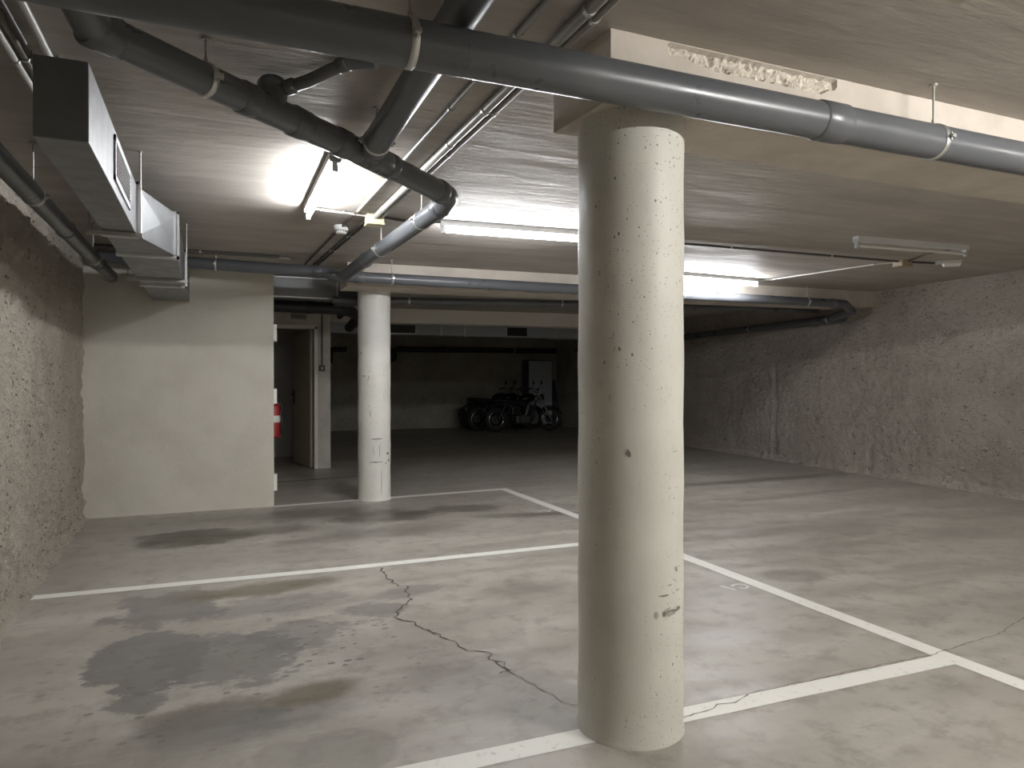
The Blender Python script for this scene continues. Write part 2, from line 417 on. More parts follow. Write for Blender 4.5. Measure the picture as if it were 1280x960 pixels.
# plastered block in front of the stair lobby
def partition():
    mb = MB(); xs = frange(-1.6, .584, .06); zs = frange(-.02, 2.52, .06); vs = []
    for x in xs:
        for z in zs: vs.append((x, 7.65 - .010 * fbm((x * 2.2, z * 2.2, 3), 3) + .02 * (.584 - x) * 0, z))
    nz = len(zs)
    mb.add(vs, [(i * nz + j, (i + 1) * nz + j, (i + 1) * nz + j + 1, i * nz + j + 1) for i in range(len(xs) - 1) for j in range(nz - 1)], True)
    n = len(xs) - 1; vs2 = [vs[n * nz + j] for j in range(nz)] + [(.584, 10.9, z) for z in zs]
    mb.add(vs2, [(j, nz + j, nz + j + 1, j + 1) for j in range(nz - 1)])
    mb.add([(-1.6, 10.9, -.02), (.584, 10.9, -.02), (.584, 10.9, 2.52), (-1.6, 10.9, 2.52)], [(0, 1, 2, 3)])
    return struct(mb.build('wall_partition', M['plaster']))
partition()
# lobby wall with the doorway, and the walls of the lobby behind it
DX0, DX1, DY = .66, 1.415, 10.68
w = MB(); w.box((.584, DY, 0), (DX0, DY + .2, HC)); w.box((DX1, DY, 0), (1.612, DY + .2, HC)); w.box((DX0, DY, 2.085), (DX1, DY + .2, HC))
struct(w.build('wall_doorway', M['pillar']))
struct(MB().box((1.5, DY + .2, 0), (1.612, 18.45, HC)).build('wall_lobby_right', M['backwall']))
struct(MB().box((.2, 12.55, 0), (1.5, 12.7, HC)).build('wall_lobby_back', M['plaster']))
struct(MB().box((.1, 10.9, 0), (.2, 12.7, HC)).build('wall_lobby_left', M['plaster']))
# door: frame, leaf swung away from the camera, handle
dr = bpy.data.objects.new('door_1', None); C.objects.link(dr); dr.location = (DX1, DY, 0); ORG['door_1'] = Vector((DX1, DY, 0)); struct(dr)
f = MB(); f.box((DX0, DY - .015, 0), (DX0 + .035, DY + .215, 2.085)); f.box((DX1 - .035, DY - .015, 0), (DX1 + .012, DY + .215, 2.085)); f.box((DX0, DY - .015, 2.05), (DX1 + .012, DY + .215, 2.1))
f.build('door_frame', M['door_frame'], dr)
hx, hy = DX1 - .04, DY + .10; dd = Vector((-.19, .98, 0)).normalized(); dn = Vector((.98, .19, 0))
def on_leaf(a, b, z): return tuple(Vector((hx, hy, z)) + dd * a + dn * b)
lf = MB().hexa([on_leaf(0, 0, .012), on_leaf(.84, 0, .012), on_leaf(.84, -.042, .012), on_leaf(0, -.042, .012)], [on_leaf(0, 0, 2.045), on_leaf(.84, 0, 2.045), on_leaf(.84, -.042, 2.045), on_leaf(0, -.042, 2.045)]).build('door_leaf', M['door'], dr)
hd = MB(); hd.hexa([on_leaf(.75, -.044, .93), on_leaf(.80, -.044, .93), on_leaf(.80, -.054, .93), on_leaf(.75, -.054, .93)], [on_leaf(.75, -.044, 1.14), on_leaf(.80, -.044, 1.14), on_leaf(.80, -.054, 1.14), on_leaf(.75, -.054, 1.14)])
hd.tube(fillet([on_leaf(.775, -.05, 1.08), on_leaf(.775, -.10, 1.08), on_leaf(.66, -.10, 1.08)], .015, 4), .010, 10)
hd.build('door_handle', M['black'], lf)

# ------------------------------------------------------------------ paint, marks and cracks on the floor
ZP = .0015
def line(pts, w=.10, m='paint', lab=None, z=ZP):
    P = []
    for a, b in zip(pts[:-1], pts[1:]):
        n = max(2, int(math.dist(a, b) / .08)); P += [(a[0] + (b[0] - a[0]) * i / n, a[1] + (b[1] - a[1]) * i / n) for i in range(n)]
    P.append(pts[-1]); o = MB().strip(P, [w * (1 + .05 * N.noise(Vector((q[0] * 3, q[1] * 3, 1)))) for q in P], z).build('painted_line', M[m], fl, fix=False)
    if lab: o['label'] = lab
    return o
line([(-1.0, 2.30), (1.69, 2.262), (3.14, 2.235)], .105)
line([(-.99, 5.0), (.78, 4.94), (3.15, 4.945)], .095)
line([(.584, 7.64), (3.24, 7.80)], .10)
line([(3.195, 7.82), (3.20, 5.86), (3.195, 4.27), (3.175, 2.27), (3.18, -1.0)], .105, z=ZP + .0006)
line([(1.62, 12.86), (3.95, 13.02), (8.75, 13.2)], .09, 'faint_paint')
line([(3.95, 13.06), (3.74, 15.8), (3.6, 18.3)], .09, 'faint_paint'); line([(6.27, 13.15), (6.34, 15.95), (6.4, 18.3)], .09, 'faint_paint')
line([(.60, 9.42), (1.9, 9.62)], .07, 'crack_soft')
dg = MB()
dg.strip([(2.950, 3.590), (2.981, 3.486)], .021, ZP)
arc = [(3.020, 3.548), (3.020, 3.568), (3.045, 3.580), (3.07, 3.583), (3.092, 3.575), (3.106, 3.552), (3.106, 3.526), (3.092, 3.503), (3.068, 3.494), (3.040, 3.496), (3.034, 3.516)]
dg.strip(arc, .019, ZP); dg.build('painted_bay_number', M['worn_paint'], fl, fix=False)['label'] = 'worn white bay number 15'
mk = MB(); mk.strip([(2.955, 6.33), (3.0, 6.35), (3.05, 6.368)], [.012, .02, .035], ZP); mk.strip([(3.05, 6.375), (3.06, 6.32), (3.062, 6.265)], .03, ZP); mk.strip([(3.062, 6.28), (3.125, 6.385)], .018, ZP)
mk.build('painted_bay_number', M['worn_paint'], fl, fix=False)['label'] = 'worn remains of a white bay number'
def crack(pts, w, m, seed, jit=.02):
    P = []
    for a, b in zip(pts[:-1], pts[1:]):
        n = max(2, int(math.dist(a, b) / .025))
        for i in range(n):
            u = i / n; q = (a[0] + (b[0] - a[0]) * u, a[1] + (b[1] - a[1]) * u)
            v3 = Vector((q[0] * 11, q[1] * 11, seed)); v4 = Vector((q[0] * 47, q[1] * 47, seed))
            P.append((q[0] + jit * (2.2 * N.noise(v3) + 1.1 * N.noise(v4)), q[1] + jit * (2.2 * N.noise(v3 + Vector((0, 0, 5))) + 1.1 * N.noise(v4 + Vector((0, 0, 5))))))
    P.append(pts[-1])
    ws = [w * (.35 + .9 * abs(N.noise(Vector((q[0] * 20, q[1] * 20, seed + 9)))) + .5 * (i % 3 == 0)) for i, q in enumerate(P)]
    return MB().strip(P, ws, ZP + .0012).build('crack', M[m], fl, fix=False)
crack([(1.07, 4.86), (1.05, 4.61), (1.10, 4.35), (1.11, 4.22), (1.05, 4.06), (0.96, 3.89), (0.92, 3.81), (0.98, 3.66), (1.05, 3.48)], .013, 'crack', 1)
crack([(1.05, 3.48), (1.12, 3.30), (1.18, 3.17), (1.21, 3.04), (1.23, 2.91)], .009, 'crack', 2)
crack([(1.23, 2.91), (1.24, 2.80), (1.30, 2.64), (1.35, 2.48)], .005, 'crack_soft', 7)
crack([(0.92, 3.81), (0.82, 3.81), (0.69, 3.82), (0.56, 3.82)], .004, 'crack_soft', 3)
crack([(1.63, 2.24), (1.78, 2.25), (2.1, 2.305), (2.6, 2.31), (3.14, 2.30), (3.7, 2.36), (4.4, 2.55)], .006, 'crack_soft', 4, .008)
crack([(1.21, 3.02), (1.22, 2.92), (1.17, 2.90)], .008, 'crack', 6)

# ------------------------------------------------------------------ columns and beams
def column(x, y, r, h, m, label, ring=.0):
    t = thing('round_column', (x, y, 0), label, 'column')
    prof = [(r + .006, 0), (r + .004, .012), (r, .02)] + [(r + .0018 * math.sin(i * 1.7), .02 + (h - .02) * i / 20) for i in range(1, 21)]
    MB().lathe(prof, (x, y, 0), 96).build('shaft', M[m], t, fix=True)
    return t
def scuff(t, x, y, r, px_az, z, poly, m='scuff'):
    """poly: (du, dz) metres on the column's skin, du to the viewer's right"""
    mb = MB(); c0 = (0, 0); pts = [(u, w) for u, w in poly]
    cx = sum(p[0] for p in pts) / len(pts); cz = sum(p[1] for p in pts) / len(pts)
    def P(u, w):
        a = px_az + u / r; return (x + (r + .0028) * math.cos(a), y + (r + .0028) * math.sin(a), z + w)
    vs = [P(cx, cz)] + [P(u, w) for u, w in pts]; n = len(pts)
    mb.add(vs, [(0, 1 + i, 1 + (i + 1) % n) for i in range(n)]); return mb.build('scuff_mark', M[m], t, fix=True)
def blob(a, b, rot=0, n=11, seed=0):
    out = []
    for i in range(n):
        th = 2 * PI * i / n; k = 1 + .35 * N.noise(Vector((math.cos(th) * 2 + seed, math.sin(th) * 2, seed)))
        u, w = a * k * math.cos(th), b * k * math.sin(th); out.append((u * math.cos(rot) - w * math.sin(rot), u * math.sin(rot) + w * math.cos(rot)))
    return out
NX, NY, NR = 1.455, 2.288, .196
nc = column(NX, NY, NR, 2.262, 'column', 'wide white round concrete column standing at the front beside the bay line')
def naz(px):  # azimuth on the near column seen at that share (-1..1) of its half width
    return math.atan2(-NY, -NX) + math.asin(px)
def nz(py): return 1.3 + (475 - py) / 885 * 2.50
for (fx, py, a, b, rot, m) in [(.60, 768, .008, .010, .2, 'scuff'), (.74, 770, .022, .006, .1, 'scuff_mid'), (.60, 745, .022, .0035, .0, 'scuff'), (.85, 742, .012, .003, .2, 'scuff_mid'), (.70, 768, .014, .005, .2, 'scuff_mid'), (.76, 767, .034, .007, -.05, 'scuff'), (.86, 766, .014, .008, -.1, 'scuff'), (.66, 763, .016, .004, .3, 'scuff_mid'), (.46, 768, .008, .012, .1, 'scuff_mid'),
                               (-.30, 420, .002, .016, -.25, 'scuff_mid'), (-.28, 436, .002, .014, -.3, 'scuff_mid'), (-.19, 436, .004, .008, .3, 'scuff'), (-.46, 453, .003, .006, -.1, 'scuff'), (-.36, 498, .002, .014, -.12, 'scuff_mid'),
                               (-.02, 566, .006, .015, .35, 'scuff'), (.80, 565, .018, .002, .1, 'scuff_mid'), (-.56, 549, .003, .003, 0, 'scuff'), (.83, 715, .006, .012, .2, 'scuff_mid'), (.70, 733, .012, .003, .1, 'scuff_mid')]:
    scuff(nc, NX, NY, NR, naz(fx), nz(py), blob(a, b, rot, seed=py * .37), m)
FX, FY, FR = 1.632, 7.705, .174
fc = column(FX, FY, FR, 2.262, 'column_far', 'slim white round concrete column standing behind by the lobby corner')
def faz(s): return math.atan2(-FY, -FX) + math.asin(s)
def fz(py): return 1.3 + (475 - py) / 885 * 7.55
for (fx, py, a, b, rot, m) in [(-.78, 441, .012, .016, 0, 'scuff_mid'), (-.35, 473, .006, .035, -.35, 'scuff_mid'), (-.62, 470, .03, .008, 0, 'scuff_mid'), (-.25, 517, .005, .04, .15, 'scuff_mid'),
                               (.15, 549, .06, .006, .02, 'scuff'), (.10, 578, .08, .006, 0, 'scuff'), (.32, 563, .005, .07, 0, 'scuff_mid'), (.80, 568, .02, .014, 0, 'scuff'), (.85, 577, .016, .016, 0, 'scuff'), (.70, 580, .012, .012, .4, 'scuff_mid'), (.42, 605, .004, .13, 0, 'scuff_mid'), (-.05, 563, .004, .045, .05, 'scuff_mid')]:
    scuff(fc, FX, FY, FR, faz(fx), fz(py), blob(a, b, rot, seed=py * .31), m)

ZB = 2.26
def near_beam():
    t = thing('concrete_beam', (1.26, 2.1, ZB), 'pale concrete ceiling beam with broken top edge, over the wide front column', 'beam')
    x1 = rwall(2.3) + .1; mb = MB()
    xs = frange(1.255, 3.2, .008) + frange(3.3, x1, .2); zs = frange(ZB, HC + .005, .008); vs = []; mi = {}
    for i, x in enumerate(xs):
        u = (x - 1.49) / .80
        for j, z in enumerate(zs):
            d = .0015 * fbm((x * 8, z * 8, 2), 3); sp = 0
            if 0 < u < 1:
                low = 2.462 - .030 * min(1, min(u * 4, (1 - u) * 9)) - .006 * N.noise(Vector((x * 11, 0, 3))) - .005 * N.noise(Vector((x * 34, 0, 5)))
                top = 2.497
                if low < z < top:
                    sp = 1; d -= .020 + .014 * fbm((x * 30, z * 30, 6), 4)
            mi[i, j] = sp; vs.append((x, 2.098 - d, z))
    nzv = len(zs); fs = []; ms = []
    for i in range(len(xs) - 1):
        for j in range(nzv - 1):
            fs.append((i * nzv + j, (i + 1) * nzv + j, (i + 1) * nzv + j + 1, i * nzv + j + 1)); ms.append(1 if mi[i, j] and mi[i + 1, j + 1] else 0)
    mb.add(vs, fs, False); mb.m = ms
    a, b, c, e = (1.255, 2.098), (x1, 2.098), (x1, 2.475), (1.225, 2.475)
    mb.add([(*a, ZB), (*b, ZB), (*c, ZB), (*e, ZB), (*a, HC + .005), (*b, HC + .005), (*c, HC + .005), (*e, HC + .005)], [(3, 2, 1, 0), (1, 2, 6, 5), (2, 3, 7, 6), (3, 0, 4, 7)])
    mb.build('beam_body', [M['beam'], M['spall']], t, fix=False); return t
near_beam()
def beam(q, label, name='concrete_beam', m='beam'):
    t = thing(name, (q[0][0], q[0][1], ZB), label, 'beam')
    MB().hexa([(x, y, ZB + dz) for x, y, dz in q], [(x, y, HC + .005) for x, y, dz in q]).build('beam_body', M[m], t); return t
beam([(1.27, 7.285, .0), (rwall(7) + .1, 6.94, .03), (rwall(7.4) + .1, 7.40, .03), (1.27, 7.76, .0)], 'long pale ceiling beam resting on the slim rear column')
beam([(1.62, 11.83, .0), (7.7, 11.24, .0), (7.7, 11.66, .0), (1.62, 12.25, .0)], 'farthest pale ceiling beam, in front of the dark rear bay', m='beam_lit')

shade_beam = thing('concrete_beam', (1.5, 1.15, 2.2), 'made-up ceiling beam behind the viewpoint, added to shade the front-left pipes', 'beam')  # unseen blocker added to keep lamp light off the front-left pipes
MB().hexa([(1.35, -3.4, 2.2), (1.65, -3.4, 2.2), (1.65, 1.15, 2.2), (1.35, 1.15, 2.2)], [(1.35, -3.4, HC + .005), (1.65, -3.4, HC + .005), (1.65, 1.15, HC + .005), (1.35, 1.15, HC + .005)]).build('beam_body', M['beam'], shade_beam)

# ------------------------------------------------------------------ pipes
def pipe_thing(pts, r, label, couplings=(), clamps=(), rods=True, m='pvc', bend=None, name='drain_pipe', cat='pipe', n=28, caps=True, group=None):
    """couplings / clamps: (point index segment, share along the segment)"""
    t = thing(name, pts[0], label, cat, group)
    P = fillet(pts, bend or r * 1.6, 8) if len(pts) > 2 else pts
    MB().tube(P, r, n, caps).build('pipe_run', M[m], t)
    V = [Vector(p) for p in pts]
    for (i, u, ln) in couplings:
        d = (V[i + 1] - V[i]); L = d.length; d.normalize(); c = V[i] + d * (u * L)
        MB().tube([c - d * ln / 2, c - d * (ln / 2 - .006), c + d * (ln / 2 - .006), c + d * ln / 2], [r + .001, r + .0055, r + .0055, r + .001], n).build('coupling', M[m], t)
    for (i, u) in clamps:
        d = (V[i + 1] - V[i]); L = d.length; d.normalize(); c = V[i] + d * (u * L); clamp(t, c, d, r, rods)
    return t
def clamp(t, c, d, r, rods=True):
    w = .012
    k = MB().tube([c - d * w, c - d * w * .8, c + d * w * .8, c + d * w], [r + .001, r + .0042, r + .0042, r + .001], 28)
    side = d.cross(Vector((0, 0, 1))).normalized()
    for s in (1, -1):
        q = c + side * s * (r + .010); e = Vector((abs(d.x) * .010 + abs(side.x) * .013, abs(d.y) * .010 + abs(side.y) * .013, .006))
        k.box(q - e, q + e)
        k.tube([q + Vector((0, 0, -.016)), q + Vector((0, 0, .016))], .0035, 8)
    k = k.build('pipe_clamp', M['steel'], t)
    if rods and HC - c.z - r > .01:
        top = c + Vector((0, 0, r)); rd = MB().tube([(c.x, c.y, c.z + r), (c.x, c.y, HC + .002)], .0045, 10)
        rd.tube([(c.x, c.y, c.z + r), (c.x, c.y, c.z + r + .022)], .008, 6); rd.tube([(c.x, c.y, HC - .008), (c.x, c.y, HC + .002)], .016, 12)
        rd.build('hanger_rod', M['rod'], k)

# 1 front pipe across the view
pm = [(-1.25, 1.985, 2.262), (1.29, 1.975, 2.262), (7.9, 1.985, 2.272)]
def share(x): return (x - 1.29) / (7.9 - 1.29)
pipe_thing([pm[0], (7.98, 1.985, 2.272)], .0675, 'thick grey drain pipe crossing the foreground in front of the wide column', couplings=[(0, (2.13 + 1.25) / 9.23, .13)],
           clamps=[(0, (.525 + 1.25) / 9.23), (0, (2.70 + 1.25) / 9.23)], n=40)
# 2 pipe coming from behind the camera into the diagonal pipe
pipe_thing([(.700, -.6, 2.425), (.688, 1.98, 2.397), (.668, 3.255, 2.342)], .058, 'dark grey drain pipe running under the ceiling into the diagonal pipe', couplings=[(1, .94, .12)], clamps=[(0, .44), (1, .885)], bend=1.5)
# 3 diagonal pipe with its tees and end elbow
dp = [(-.375, 2.12, 2.43), (-.33, 2.46, 2.362), (.697, 3.285, 2.33), (1.185, 3.675, 2.297), (1.208, 3.86, 2.29)]
t = pipe_thing(dp, .0565, 'dark grey drain pipe running diagonally below the lit tube, with tee branches', couplings=[(1, .02, .10), (1, .44, .07), (1, .64, .09), (1, .83, .08), (2, -.02, .20), (2, .18, .05), (2, .86, .06)], clamps=[(1, .305)], bend=.11)
d = (Vector(dp[2]) - Vector(dp[1])).normalized(); c = Vector(dp[1]) + d * ((Vector(dp[2]) - Vector(dp[1])).length * .525)
tee = MB().tube([c, c + Vector((.006, .012, .05)), c + Vector((.012, .025, .105)), c + Vector((.013, .028, .125))], [.0565, .0585, .0585, .048], 28).build('branch_tee', M['pvc'], t)
c2 = c + Vector((.045, -.005, .085))
bp = pipe_thing([tuple(c2), tuple(c2 + Vector((.09, -.07, .02))), tuple(c2 + Vector((.20, -.24, .035))), tuple(c2 + Vector((.30, -.30, .035)))], .024, 'thin dark branch pipe rising from the diagonal drain pipe', couplings=[(0, .3, .05), (1, .95, .05)], bend=.06, name='branch_pipe')
# 4 pipe from the elbow back to the junction
pipe_thing([(1.208, 3.85, 2.29), (1.17, 6.88, 2.302)], .0555, 'grey drain pipe running back from the diagonal pipe elbow to the beam pipe', couplings=[(0, .02, .09), (0, .68, .06)], clamps=[(0, .14), (0, .50)])
# 5 pipe along the plastered block
pipe_thing([(-1.03, 7.42, 2.432), (1.02, 7.045, 2.345), (1.10, 7.02, 2.318)], .056, 'dark grey drain pipe along the top of the plain plastered wall', clamps=[(0, .52)], couplings=[(0, .96, .09)], bend=.2)
# 6 pipe along the rear beam
p6 = [(1.08, 7.02, 2.318), (1.35, 7.015, 2.312), (7.62, 6.84, 2.296), (7.86, 6.93, 2.215), (8.05, 7.42, 2.185)]
pipe_thing(p6, .055, 'long grey drain pipe hung along the face of the rear beam', couplings=[(0, .15, .16), (0, .95, .10), (1, .97, .08)], clamps=[(1, .05), (1, .47), (1, .90)], bend=.1)
# 7 pipe on the right wall
pipe_thing([(8.16, 7.34, 2.178), (8.47, 11.2, 2.136), (8.9, 16.6, 2.09)], .06, 'grey drain pipe with capped end running along the rough right wall', couplings=[(0, .012, .11), (0, .09, .04)], clamps=[(0, .07), (0, .53)], bend=.5)
# 8 pipe on the left wall
pipe_thing([(-.829, 2.12, 2.2395), (-.832, 7.30, 2.226)], .051, 'dark grey drain pipe running along the top of the rough left wall', couplings=[(0, .58, .05), (0, .84, .09), (0, .98, .06)], clamps=[(0, .41), (0, .79)])
# 9 slim pipe behind the rear beam
pipe_thing([(1.25, 8.12, 2.205), (5.2, 8.02, 2.30), (8.3, 7.95, 2.34)], .040, 'slim grey pipe running just behind the rear beam', clamps=[(0, .22), (0, .72)], bend=.4)
# 10 dark pipes over the lobby door
pipe_thing([(.592, 9.0, 2.200), (1.45, 9.02, 2.195), (1.66, 9.35, 2.20), (1.95, 10.2, 2.20), (2.05, 11.6, 2.15)], .075, 'black pipe bending over the lobby doorway', m='pvc_dark', bend=.2, couplings=[(0, .62, .12)])
pipe_thing([(.592, 8.72, 2.335), (1.35, 8.76, 2.34), (1.72, 9.6, 2.33), (1.9, 11.6, 2.33)], .05, 'upper black pipe above the lobby doorway bend', m='pvc_dark', bend=.2)
# 11 rear wall pipe with a drop elbow
pipe_thing([(4.38, 18.27, 2.115), (4.38, 18.27, 1.87), (4.155, 18.27, 1.81), (3.99, 18.27, 2.01)], .085, 'black swan neck of pipe hanging on the dark rear wall', m='pvc_dark', bend=.1, name='pipe_bend')
pipe_thing([(4.48, 18.28, 2.105), (9.1, 18.28, 2.135)], .075, 'dark drain pipe along the top of the rear wall', m='pvc_dark', couplings=[(0, .30, .14), (0, .75, .14)], clamps=[(0, .29), (0, .72)])
pipe_thing([(2.75, 18.29, 1.73), (2.75, 18.29, 2.075), (3.16, 18.29, 2.075)], .07, 'short black pipe elbow on the rear wall beside the lobby wall', m='pvc_dark', bend=.12, name='pipe_bend')

# ------------------------------------------------------------------ air ducts
def grille(parent, x, y0, y1, z0, z1, nsl=8):
    g = MB(); w = .022
    g.box((x, y0, z0), (x + .008, y0 + w, z1)); g.box((x, y1 - w, z0), (x + .008, y1, z1)); g.box((x, y0, z0), (x + .008, y1, z0 + w)); g.box((x, y0, z1 - w), (x + .008, y1, z1))
    g = g.build('vent_grille', M['galv_edge'], parent)
    MB().box((x - .002, y0 + w, z0 + w), (x + .0015, y1 - w, z1 - w)).build('vent_opening', M['black'], g)
    s = MB()
    for k in range(nsl):
        z = z0 + w + (z1 - z0 - 2 * w) * (k + .5) / nsl
        s.hexa([(x + .002, y0 + w, z - .006), (x + .010, y0 + w, z - .010), (x + .010, y1 - w, z - .010), (x + .002, y1 - w, z - .006)], [(x + .002, y0 + w, z - .003), (x + .010, y0 + w, z - .007), (x + .010, y1 - w, z - .007), (x + .002, y1 - w, z - .003)])
    s.build('vent_slats', M['steel'], g)
ZD0, ZD1 = 2.07, 2.332
t = thing('air_duct', (-.45, 2.66, ZD0), 'galvanised box duct with side vent hanging along the left wall', 'duct')
XL = -.52
def duct_box(x0, x1, y0, y1, name='duct_section'):
    mb = MB(); mb.bbox((x0, y0, ZD0), (x1, y1, ZD1), .003)
    return mb.build(name, M['galv'], t)
duct_box(XL, -.366, 2.656, 4.24)
# widening piece with cross-broken side panel
a0, a1, y0, y1 = -.366, -.201, 4.262, 4.89
mb = MB().hexa([(XL, y0, ZD0), (a0, y0, ZD0), (a1, y1, ZD0), (XL, y1, ZD0)], [(XL, y0, ZD1), (a0, y0, ZD1), (a1, y1, ZD1), (XL, y1, ZD1)])
cs = mb.build('duct_transition', M['galv'], t)
nrm = Vector((y1 - y0, -(a1 - a0), 0)).normalized()
q = [(a0, y0, ZD0), (a1, y1, ZD0), (a1, y1, ZD1), (a0, y0, ZD1)]; q = [Vector(p) + nrm * .002 for p in q]; cc = sum(q, Vector()) / 4 + nrm * .014
MB().add(q + [cc], [(0, 1, 4), (1, 2, 4), (2, 3, 4), (3, 0, 4)]).build('creased_panel', M['galv'], cs, fix=False)
duct_box(XL, a1, 4.91, 6.41); duct_box(XL, a1, 6.43, 7.66)
def flange(x1, y, w=.028, p=.014):
    f = MB(); f.box((XL - p, y - w / 2, ZD0 - p), (x1 + p, y + w / 2, ZD0 + .001)); f.box((XL - p, y - w / 2, ZD1 - .001), (x1 + p, y + w / 2, ZD1 + p))
    f.box((XL - p, y - w / 2, ZD0), (XL, y + w / 2, ZD1)); f.box((x1, y - w / 2, ZD0 - p), (x1 + p, y + w / 2, ZD1 + p)); return f.build('duct_flange', M['galv_edge'], t)
flange(-.366, 4.226); flange(a0 + .005, 4.285, .02, .012); flange(a1, 4.878); flange(a1, 4.92, .02); flange(a1, 6.405); flange(a1, 6.44, .02)
grille(t, -.3655, 3.28, 3.85, 2.115, 2.298, 8)
def rod(x, y, z0):
    r = MB().tube([(x, y, z0), (x, y, HC + .002)], .005, 10); r.tube([(x, y, HC - .006), (x, y, HC + .002)], .010, 12); return r
def hanger(parent, x, y, z0=ZD0 - .02): rod(x, y, z0).build('hanger_rod', M['rod'], parent)
hanger(t, -.344, 4.19, 2.06); hanger(t, -.178, 6.0, 2.06); hanger(t, -.578, 4.19, 2.06); hanger(t, -.578, 6.0, 2.06)
for (yy, xr) in ((4.19, -.335), (6.0, -.17)):
    MB().box((-.59, yy - .015, ZD0 - .022), (xr, yy + .015, ZD0 - .002)).build('support_rail', M['rod'], t)
# duct over the lobby corridor
t = thing('air_duct', (.6, 8.3, 2.23), 'galvanised duct crossing above the lobby corridor', 'duct')
MB().bbox((.58, 8.3, 2.236), (1.325, 8.62, 2.455), .003).build('duct_section', M['galv'], t)
e = MB(); e.box((.585, 8.284, 2.224), (1.335, 8.30, 2.240)); e.box((.585, 8.284, 2.448), (1.335, 8.30, 2.462)); e.box((1.322, 8.284, 2.224), (1.338, 8.64, 2.462)); e.build('duct_flange', M['galv_edge'], t)
MB().bbox((1.338, 8.28, 2.185), (1.575, 8.66, 2.425), .004).build('duct_end_box', M['cabinet_dark'], t)
# rear duct with two vents
t = thing('air_duct', (1.7, 14.0, 2.21), 'long duct with dark square vents hanging in the dark rear bay', 'duct')
MB().bbox((1.75, 14.0, 2.218), (8.6, 14.4, 2.45), .004).build('duct_section', M['cabinet'], t)
for xx in (4.35, 4.86, 7.0): MB().box((xx - .015, 13.985, 2.205), (xx + .015, 14.41, 2.46)).build('duct_flange', M['galv_edge'], t)
for (xa, xb) in ((3.10, 3.82), (5.80, 6.30)):
    g = MB(); g.box((xa, 13.99, 2.228), (xb, 14.0, 2.245)); g.box((xa, 13.99, 2.425), (xb, 14.0, 2.442)); g.box((xa, 13.99, 2.228), (xa + .018, 14.0, 2.442)); g.box((xb - .018, 13.99, 2.228), (xb, 14.0, 2.442))
    g = g.build('vent_grille', M['galv_edge'], t); MB().box((xa + .018, 13.993, 2.245), (xb - .018, 13.999, 2.425)).build('vent_opening', M['black'], g)
for xx in (2.6, 5.2, 7.8): rod(xx, 14.45, 2.21).build('hanger_rod', M['rod'], t)

# ------------------------------------------------------------------ tube lamps
def lamp(p0, p1, label, lit='lit', group=None):
    """batten lamp on the ceiling between two points"""
    a, b = Vector((*p0, 0)), Vector((*p1, 0)); d = (b - a).normalized(); s = Vector((-d.y, d.x, 0)); L = (b - a).length
    t = thing('tube_lamp', (p0[0], p0[1], 2.42), label, 'lamp', group)
    def blk(u0, u1, w, z0, z1):
        q = [a + d * u0 + s * w, a + d * u1 + s * w, a + d * u1 - s * w, a + d * u0 - s * w]
        return [(v.x, v.y, z0) for v in q], [(v.x, v.y, z1) for v in q]
    MB().hexa(*blk(0, L, .031, 2.458, HC + .001)).build('lamp_batten', M['lamp_body'], t)
    for (u0, u1) in ((.0, .028), (L - .028, L)):
        h = MB().hexa(*blk(u0, u1, .027, 2.448, 2.475)); h.hexa(*blk(u0 + .003, u1 - .003, .014, 2.402, 2.450)); h.build('tube_holder', M['holder'], t)
    z = 2.424; q0 = a + d * .026; q1 = a + d * (L - .026)
    MB().tube([(q0.x, q0.y, z), (q1.x, q1.y, z)], .013, 16).build('lamp_tube', M[lit], t)
    for (u0, u1) in ((.026, .04), (L - .04, L - .026)):
        q0 = a + d * u0; q1 = a + d * u1; MB().tube([(q0.x, q0.y, z), (q1.x, q1.y, z)], .0138, 16).build('tube_cap', M['steel'], t)
    return t
lamp((.600, 3.80), (.612, 5.04), 'lit tube lamp on the ceiling between the diagonal pipe and the box duct')
lamp((1.585, 5.11), (2.82, 5.03), 'lit tube lamp on the ceiling just left of the wide front column')
lamp((4.72, 6.52), (5.97, 6.60), 'lit tube lamp near the rear beam just right of the wide front column')
lamp((4.95, 4.33), (6.20, 4.24), 'unlit tube lamp on the ceiling toward the rough right wall', 'tube_off')
lamp((6.1, -.3), (7.35, -.3), 'added lit tube lamp, unseen behind the viewpoint, to brighten the right wall', 'lit_fill')  # fill lamp added out of view to lift the right wall
lamp((2.6, -.3), (3.85, -.3), 'lit tube lamp on the ceiling just behind the viewpoint', 'lit_warm')

# ------------------------------------------------------------------ conduits, boxes, small fittings
def conduit(pts, r, m, label, clips=(), bend=.05, group=None, cm='steel'):
    t = thing('conduit', pts[0], label, 'conduit', group)
    P = fillet(pts, bend, 5) if len(pts) > 2 else pts
    MB().tube(P, r, 12).build('conduit_run', M[m], t); V = [Vector(p) for p in pts]
    for (i, u) in clips:
        d = (V[i + 1] - V[i]); L = d.length; d.normalize(); c = V[i] + d * (u * L); s = d.cross(Vector((0, 0, 1))).normalized()
        k = MB().tube([c - d * .009, c + d * .009], r + .0035, 12); e1 = c + s * (r + .012); e = MB()
        k.tube([c + s * (r + .008) , c + s * (r + .008) + Vector((0, 0, HC - c.z))], .005, 8); k.build('conduit_clip', M[cm], t)
    return t
zc = lambda r: HC - r - .004
conduit([(.995, -1.0, zc(.011)), (.945, 5.0, zc(.011))], .011, 'conduit', 'thinnest of the three ceiling conduits running to the cream junction box', [(0, .49), (0, .54), (0, .66), (0, .80)])
conduit([(1.125, -1.0, zc(.020)), (1.085, 5.08, zc(.020))], .020, 'conduit', 'thickest grey ceiling conduit running into the cream junction box', [(0, .49), (0, .64), (0, .72), (0, .84), (0, .96)])
